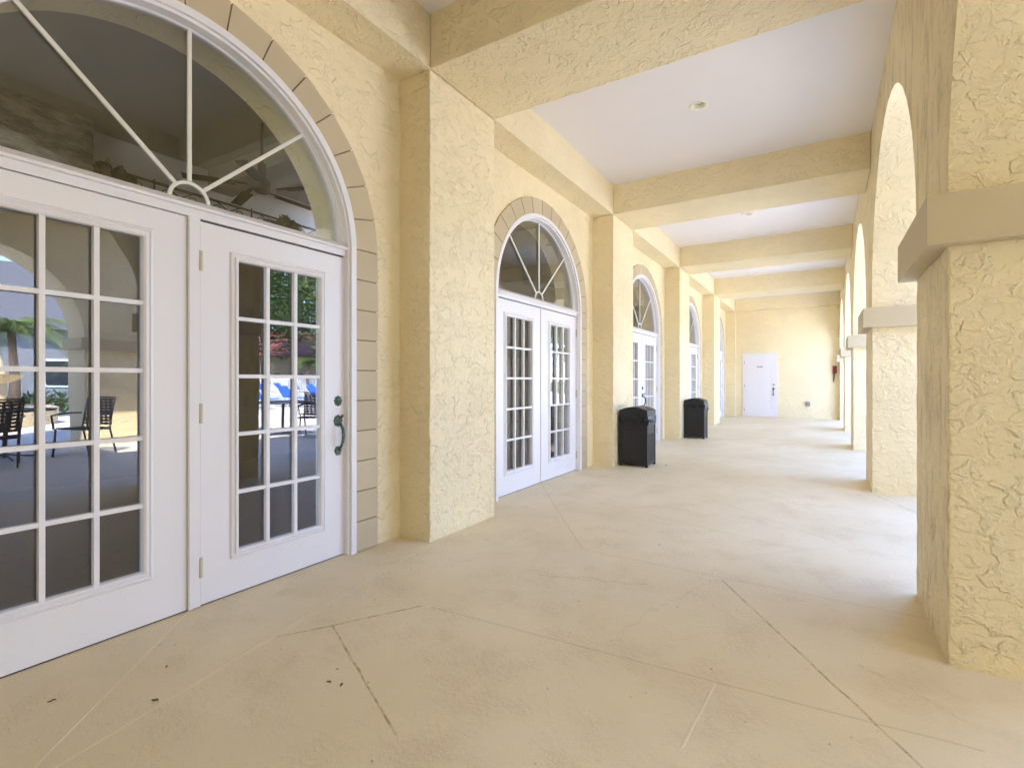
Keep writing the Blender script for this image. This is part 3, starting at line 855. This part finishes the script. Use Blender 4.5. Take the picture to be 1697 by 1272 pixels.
# ------------------------------------------------------------------ garden side: portico before the first bay
PX0, PX1 = 8.10, 8.85
bm = bmesh.new()
arch_wall(bm, PX0, PX1, -1.9, 5.0, ZI1, 4.3, [(2.235, 1.515, 1.475, ZI1, ZI1)], n=40)
bmesh.ops.recalc_face_normals(bm, faces=bm.faces)
tag(finish(bm, 'portico_wall', M['stucco']), 'arched yellow stucco front of the portico out by the pool deck', 'arcade')
bm = bmesh.new(); box(bm, XO + .36, PX1 + .35, -2.1, 1.7, 4.301, 4.6); box(bm, 5.8, PX1 + .35, 1.7, 5.2, 4.301, 4.6)  # roof outline shaped to dim the near bay and darken reflections
tag(finish(bm, 'portico_shade_roof', M['stucco']), 'flat portico roof shaped to shade the near bay', 'roof')
for (y0, y1, l) in ((3.75, 5.0, 'portico pier nearer the pool'), (-1.9, .72, 'broad portico pier away from the pool')):
    o = stucco_block('portico_pier', PX0, PX1, y0, y1, -.01, ZI0 + .005, M['stucco'], step=.2)
    tag(o, l, 'pier', 'piers of the portico')
    bm = bmesh.new(); box(bm, PX0 - .07, PX1 + .07, y0 - .066, y1 + .066, ZI0, ZI1); finish(bm, 'capital', M['taupe'], o, bevel=.004)

# pool, coping and hedge line
def water_mat():
    m, nt, bs, out = newmat('pool_water'); b = NB(nt)
    bs.inputs['Base Color'].default_value = (.03, .30, .38, 1); bs.inputs['Roughness'].default_value = .05
    b.link(b.bump(b.noise(b.pos(), 2.5, 3), .04), bs.inputs['Normal'])
    return m
bm = bmesh.new(); box(bm, 19.5, 33, 6, 40, -.13, -.06)
tag(finish(bm, 'pool_water', water_mat()), 'turquoise swimming pool water', 'water', kind='structure')
bm = bmesh.new(); box(bm, XO + .001, 19.0, -14, 40.5, -.12, -.001); box(bm, 19.001, 19.5, -14, 40.5, -.12, .03); box(bm, 33, 40, -14, 40.5, -.12, .02); box(bm, 19.501, 32.999, -14, 6, -.12, .02); box(bm, 19.501, 32.999, 40, 46, -.12, .02)
tag(finish(bm, 'pool_deck', paint('white_deck', (.70, .67, .61), .7)), 'pale concrete deck around the pool', 'deck', kind='structure')

# strap chairs
M['strap'] = paint('navy_strap', (.012, .014, .03), .5)
M['blue'] = paint('blue_sling', (.02, .10, .50), .6)
M['wframe'] = paint('white_tube', (.75, .76, .76), .35)
def strap_chair():
    t = thing('patio_chair', (0, 0, 0), '', 'chair', 'dark strap chairs on the patio')
    bm = bmesh.new()
    for s in (-1, 1):
        x = s * .27
        tube(bm, [(x, .26, 0), (x, .24, .40), (x, .27, .42), (x, .30, .62), (x, .1, .66), (x, -.24, .66)], .014, 6)
        tube(bm, [(x * .9, -.34, 0), (x * .9, -.22, .42), (x * .9, -.30, .75), (x * .88, -.36, .92)], .014, 6)
        tube(bm, [(x * .9, .25, .42), (x * .9, -.22, .40)], .014, 6)
    tube(bm, [(-.238, -.36, .92), (.238, -.36, .92)], .014, 6); tube(bm, [(-.24, .25, .42), (.24, .25, .42)], .014, 6)
    finish(bm, 'frame', M['strap'], t)
    bm = bmesh.new()
    for i in range(9):
        y = -.2 + .43 * i / 8; box(bm, -.245, .245, y - .019, y + .019, .418, .428)
    finish(bm, 'seat', M['strap'], t)
    bm = bmesh.new()
    for i in range(9):
        z = .48 + .40 * i / 8; y = -.235 - .125 * i / 8; box(bm, -.235, .235, y - .003, y + .003, z - .018, z + .018)
    for i in range(6): 
        x = -.2 + .4 * i / 5; box(bm, x - .018, x + .018, -.30, -.292, .46, .90)
    finish(bm, 'backrest', M['strap'], t)
    return t
ch = strap_chair()
spots = [(6.55, 2.25, 1.9, 'dark strap chair at the portico edge, nearer the wall'), (6.9, 3.35, 2.6, 'dark strap chair at the portico edge, nearer the pool pier'),
         (6.35, 6.7, 2.4, 'dark strap chair on the sunny patio past the portico'), (7.15, 7.35, 2.9, 'dark strap chair turned beside the patio table')]
for i, (x, y, a, l) in enumerate(spots):
    o = ch if i == 0 else copy_tree(ch)
    o.location = (x, y, 0); o.rotation_euler = (0, 0, a); o['label'] = l
def table(x, y, l):
    t = thing('patio_table', (x, y, 0), l, 'table', 'round tables on the patio')
    bm = bmesh.new(); lathe(bm, [(.55, .70), (.56, .715), (.55, .73)], (0, 0, 0), seg=32); finish(bm, 'tabletop', M['strap'], t)
    bm = bmesh.new(); tube(bm, [(0, 0, .02), (0, 0, .70)], .03, 8)
    for k in range(4): tube(bm, [(0, 0, .08), (.35 * math.cos(k * 1.57), .35 * math.sin(k * 1.57), .012)], .014, 6)
    finish(bm, 'base', M['strap'], t)
table(7.5, 2.6, 'round dark table under the portico edge'); table(7.1, 6.5, 'round dark table on the sunny patio')

# blue loungers round the pool
def lounger():
    t = thing('sun_lounger', (0, 0, 0), '', 'sun lounger', 'blue sun loungers round the pool')
    bm = bmesh.new()
    for s in (-.3, .3):
        tube(bm, [(s, -.95, .36), (s, .3, .36), (s, .85, .85)], .02, 6)
        for y in (-.75, -.1, .25): tube(bm, [(s, y, 0), (s, y, .36)], .018, 6)
    finish(bm, 'frame', M['wframe'], t)
    bm = bmesh.new(); box(bm, -.28, .28, -.93, .3, .375, .39)
    finish(bm, 'seat', M['blue'], t)
    bm = bmesh.new(); v = box(bm, -.28, .28, .3, .86, .375, .39)
    for p in v: p.co.z += (p.co.y - .3) * .89
    finish(bm, 'backrest', M['blue'], t)
    return t
lg = lounger(); n = 0
LS = [(34.2, 8 + i * 1.5, -1.57) for i in range(18)] + [(17.8, 9 + i * 1.5, -1.57) for i in range(8)]
for i, (x, y, a) in enumerate(LS):
    o = lg if i == 0 else copy_tree(lg)
    o.location = (x, y, 0.02 if x > 19 else 0); o.rotation_euler = (0, 0, a)
    o['label'] = ('blue sun lounger in the row on the far side of the pool' if x > 19 else 'blue sun lounger in the row on the near side of the pool')

# trees, palms, houses beyond the deck
def foliage(name, a, c):
    m, nt, bs, out = newmat(name); b = NB(nt)
    oi = b.n('ShaderNodeNewGeometry').outputs['Random Per Island']
    b.val(bs.inputs['Base Color'], b.mix(oi, c4(a), c4(c))); bs.inputs['Roughness'].default_value = .55
    return m
M['leaf'] = foliage('tree_leaves', (.035, .075, .015), (.10, .17, .035))
M['palm'] = foliage('palm_fronds', (.05, .10, .02), (.15, .21, .05))
M['bark'] = paint('bark', (.16, .12, .085), .9, .02, 12, .2)
def tree_mesh(seed, h, r, nl):
    rr = random.Random(seed)
    tb = bmesh.new(); cb = bmesh.new()
    tube(tb, [(0, 0, 0), (.1, .05, h * .25), (-.05, .1, h * .45), (.05, 0, h * .7)], [.3, .22, .18, .1], 8)
    tips = []
    for k in range(11):
        a = k * 2.4 + rr.random(); z0 = h * rr.uniform(.28, .55); L = r * rr.uniform(.55, .95)
        p1 = (L * math.cos(a), L * math.sin(a), z0 + h * rr.uniform(.12, .38))
        tube(tb, [(0, 0, z0), (p1[0] * .5, p1[1] * .5, z0 + (p1[2] - z0) * .7), p1], [.1, .07, .03], 6)
        tips.append(p1)
    tips += [(0, 0, h * .85), (r * .3, 0, h * .9)]
    for t in tips:
        R2 = r * rr.uniform(.3, .5)
        for i in range(nl // len(tips)):
            d = Vector((rr.gauss(0, 1), rr.gauss(0, 1), rr.gauss(0, .7))).normalized() * R2 * rr.random() ** .45
            p = Vector(t) + d; u = Vector((rr.gauss(0, 1), rr.gauss(0, 1), rr.gauss(0, .6))).normalized(); w = u.orthogonal().normalized(); s = rr.uniform(.16, .30)
            cb.faces.new([cb.verts.new(p + u * s), cb.verts.new(p + w * s * .5), cb.verts.new(p - u * s), cb.verts.new(p - w * s * .5)])
    return tb, cb
def make_tree(seed, h, r, nl):
    t = thing('broadleaf_tree', (0, 0, -.14), '', 'tree', 'trees beyond the pool')
    tb, cb = tree_mesh(seed, h, r, nl)
    finish(tb, 'trunk', M['bark'], t, smooth=True); finish(cb, 'crown', M['leaf'], t)
    return t
protos = [make_tree(3, 13.5, 6.2, 7000), make_tree(8, 9.5, 4.8, 5000)]
tspots = [(43, 33), (47, 44), (44, 27), (46, 22), (46, 39), (50, 14), (40, 58), (30, 62), (52, 6), (20, 60), (49, -2), (52, -14), (11, 62), (44, 50)]
used = set()
for i, (x, y) in enumerate(tspots):
    k = i % 2
    o = protos[k] if k not in used else copy_tree(protos[k]); used.add(k)
    o.location = (x, y, -.14); o.rotation_euler = (0, 0, i * 1.7); s = .9 + .25 * ((i * 37) % 10) / 10; o.scale = (s, s, s)
    o['label'] = ('tall spreading green tree beyond the pool', 'lower bushy green tree beyond the pool')[k]
def make_palm():
    t = thing('palm_tree', (0, 0, 0), '', 'palm tree', 'palms beside the pool deck')
    tb = bmesh.new(); tube(tb, [(0, 0, 0), (.08, .03, 1.6), (.2, .05, 2.7)], [.16, .12, .10], 8); finish(tb, 'trunk', M['bark'], t, smooth=True)
    cb = bmesh.new(); rr = random.Random(4)
    for k in range(22):
        a = k * 2.4; el = rr.uniform(-.1, 1.1); L = rr.uniform(1.5, 2.1)
        prev = None
        for j in range(9):
            s = j / 8; q = Vector((.2 + math.cos(a) * L * s * math.cos(el * (1 - s * .3)), .05 + math.sin(a) * L * s * math.cos(el * (1 - s * .3))  , 2.7 + L * (math.sin(el) * s - .75 * s * s)))
            if prev is not None:
                d = (q - prev).normalized(); sd = d.cross(Vector((0, 0, 1))).normalized(); w = .42 * (1 - s) + .08
                for sg in (-1, 1):
                    for jj in range(3):
                        b0 = prev.lerp(q, jj / 3)
                        e = b0 + sd * sg * w + d * .22 + Vector((0, 0, -.12 - .1 * s))
                        cb.faces.new([cb.verts.new(b0), cb.verts.new(b0 + d * .05), cb.verts.new(e)])
            prev = q
    finish(cb, 'crown', M['palm'], t)
    return t
pm = make_palm()
for i, (x, y, l) in enumerate(((17.0, 5.0, 'palm in the planter before the grey house'), (18.2, 8.2, 'palm beside the fountain'), (37.5, 33, 'palm behind the far loungers, by the red roofed house'), (37.5, 27.5, 'slim palm behind the middle of the far loungers'))):
    o = pm if i == 0 else copy_tree(pm); o.location = (x, y, 0); o.rotation_euler = (0, 0, i); o['label'] = l

def roof_tiles():
    m, nt, bs, out = newmat('red_roof_tiles'); b = NB(nt); p = b.pos()
    w = b.n('ShaderNodeTexWave'); w.inputs['Scale'].default_value = 1.3; b.link(p, w.inputs['Vector']); w.bands_direction = 'Y'
    b.val(bs.inputs['Base Color'], b.mix(w.outputs['Fac'], (.20, .05, .03, 1), (.42, .14, .08, 1))); b.link(b.bump(w.outputs['Fac'], .08), bs.inputs['Normal'])
    return m
def house(x, y, w, d, h, rh, wm, rm, label, rz=0):
    t = thing('house', (x, y, 0), label, 'house', None, rz)
    bm = bmesh.new(); box(bm, -w / 2, w / 2, -d / 2, d / 2, -.14, h); finish(bm, 'wall', wm, t)
    bm = bmesh.new(); e = .5
    a = [bm.verts.new(p) for p in ((-w / 2 - e, -d / 2 - e, h), (w / 2 + e, -d / 2 - e, h), (w / 2 + e, d / 2 + e, h), (-w / 2 - e, d / 2 + e, h))]
    c = [bm.verts.new(p) for p in ((0, -d / 2 + d * .15, h + rh), (0, d / 2 - d * .15, h + rh))]
    for f in ((0, 1, 2, 3), (0, 3, 2, 1)): pass
    bm.faces.new((a[3], a[2], a[1], a[0])); bm.faces.new((a[0], a[1], c[0])); bm.faces.new((a[1], a[2], c[1], c[0])); bm.faces.new((a[2], a[3], c[1])); bm.faces.new((a[3], a[0], c[0], c[1]))
    finish(bm, 'roof', rm, t)
    nw = int(d // 3)
    for i in range(nw):
        yy = -d / 2 + (i + .5) * d / nw
        bm = bmesh.new(); box(bm, -w / 2 - .04, -w / 2 + .01, yy - .6, yy + .6, .9, 2.2)
        f = finish(bm, 'window', M['wframe'], t)
        bm = bmesh.new(); box(bm, -w / 2 - .055, -w / 2 - .041, yy - .5, yy + .5, 1.0, 2.1); finish(bm, 'pane', paint('dark_pane', (.03, .04, .05), .08), f)
house(58, 46, 14, 30, 4.0, 3.6, paint('house_wall', (.55, .45, .33), .8), roof_tiles(), 'low house with a red tiled roof beyond the pool')
house(30, 5.0, 9, 11, 3.4, 3.4, paint('grey_house_wall', (.24, .24, .26), .8), paint('grey_roof', (.12, .13, .15), .8), 'grey house with a grey hipped roof past the fountain')

# hedge, white fence, fountain, lamp, umbrella
bm = bmesh.new()
for i in range(60): leaf_bunch(bm, (17.9, 1.0 + i * .12, .45), 45, .45, .09, 1.0)
tag(finish(bm, 'hedge', M['leaf']), 'low clipped hedge behind the fountain', 'hedge')
t = thing('fence', (0, 0, 0), 'white slatted fence behind the far loungers', 'fence')
bm = bmesh.new()
for i in range(170): box(bm, 38.0, 38.04, 4 + i * .25, 4.16 + i * .25, .1, 1.5)
finish(bm, 'slat_panel', M['wframe'], t)
bm = bmesh.new(); box(bm, 38.04, 38.1, 4, 46.5, .3, .4); box(bm, 38.04, 38.1, 4, 46.5, 1.2, 1.3); finish(bm, 'rail', M['wframe'], t)
t = thing('fountain', (14.8, 4.2, 0), 'tiered stone fountain before the palms', 'fountain')
bm = bmesh.new(); lathe(bm, [(1.1, 0), (1.15, .45), (1.0, .5), (.95, .3), (.2, .3)], (0, 0, 0)); finish(bm, 'basin', M['taupe'], t)
bm = bmesh.new(); lathe(bm, [(.2, .3), (.12, .6), (.1, 1.1), (.45, 1.28), (.5, 1.34), (.1, 1.3), (.06, 1.6), (.02, 1.8)], (0, 0, 0)); finish(bm, 'pedestal', M['taupe'], t)
t = thing('lamp_post', (15.4, 3.2, 0), 'short dark lamp post beside the fountain', 'lamp post')
bm = bmesh.new(); tube(bm, [(0, 0, 0), (0, 0, 1.9)], .05, 8); finish(bm, 'post', M['iron'], t)
bm = bmesh.new(); lathe(bm, [(.07, 1.9), (.15, 2.2), (.17, 2.22), (.03, 2.36)], (0, 0, 0), seg=6); finish(bm, 'lantern', M['grey_metal'], t)
t = thing('patio_umbrella', (9.9, 2.7, 0), 'blue patio umbrella standing outside the portico arch', 'umbrella')
bm = bmesh.new(); tube(bm, [(0, 0, .03), (0, 0, 2.3)], .025, 8); lathe(bm, [(.25, 0), (.25, .05), (.05, .09)], (0, 0, 0)); finish(bm, 'pole', M['wframe'], t)
bm = bmesh.new(); lathe(bm, [(.10, .95), (.16, 1.2), (.12, 1.8), (.05, 2.25), (.02, 2.35)], (0, 0, 0), seg=12); finish(bm, 'canopy', M['blue'], t)

# ------------------------------------------------------------------ light, sky, camera
SUN = Vector((-.62, -.45, 1.0)).normalized()
EL = math.asin(SUN.z); ROT = math.atan2(SUN.x, SUN.y)
w = bpy.data.worlds.new('World'); SC.world = w; w.use_nodes = True
nt = w.node_tree
for n in list(nt.nodes): nt.nodes.remove(n)
sky = nt.nodes.new('ShaderNodeTexSky'); sky.sky_type = 'NISHITA'; sky.sun_disc = False
sky.sun_elevation = EL; sky.sun_rotation = ROT; sky.air_density = 1.0; sky.dust_density = .7; sky.ozone_density = 3.0
bg = nt.nodes.new('ShaderNodeBackground'); bg.inputs[1].default_value = .15
ow = nt.nodes.new('ShaderNodeOutputWorld')
tint = nt.nodes.new('ShaderNodeMix'); tint.data_type = 'RGBA'; tint.blend_type = 'MULTIPLY'; tint.inputs[0].default_value = 1.0; tint.inputs[7].default_value = (1.0, .952, 1.12, 1)   # violet tint on the sky, in place of a camera white balance
nt.links.new(sky.outputs[0], tint.inputs[6]); nt.links.new(tint.outputs[2], bg.inputs[0]); nt.links.new(bg.outputs[0], ow.inputs[0])
ld = bpy.data.lights.new('sun', 'SUN'); ld.energy = 3.1; ld.angle = R(.53); ld.color = (1.0, .94, .84)
lo = bpy.data.objects.new('sun', ld); COL.objects.link(lo); lo.location = (10, -10, 30)
lo.rotation_euler = SUN.to_track_quat('Z', 'Y').to_euler()

cam = bpy.data.cameras.new('camera'); cam.sensor_width = 36; cam.sensor_fit = 'HORIZONTAL'
cam.lens = 839.66 / 1697 * 36; cam.shift_y = -(636 - 630.17) / 1697; cam.clip_end = 1500; cam.clip_start = .05
cobj = bpy.data.objects.new('camera', cam); COL.objects.link(cobj)
cobj.location = (2.4821, 0, 1.2); cobj.rotation_euler = (R(90), 0, .5496)
SC.camera = cobj

SC.view_settings.view_transform = 'Standard'; SC.view_settings.look = 'None'
SC.view_settings.exposure = 3.74; SC.view_settings.gamma = 1.0
SC.cycles.use_denoising = True
SC.cycles.use_adaptive_sampling = True; SC.cycles.adaptive_threshold = .015
SC.cycles.max_bounces = 12; SC.cycles.diffuse_bounces = 7; SC.cycles.glossy_bounces = 4; SC.cycles.transparent_max_bounces = 16
SC.cycles.sample_clamp_indirect = 12
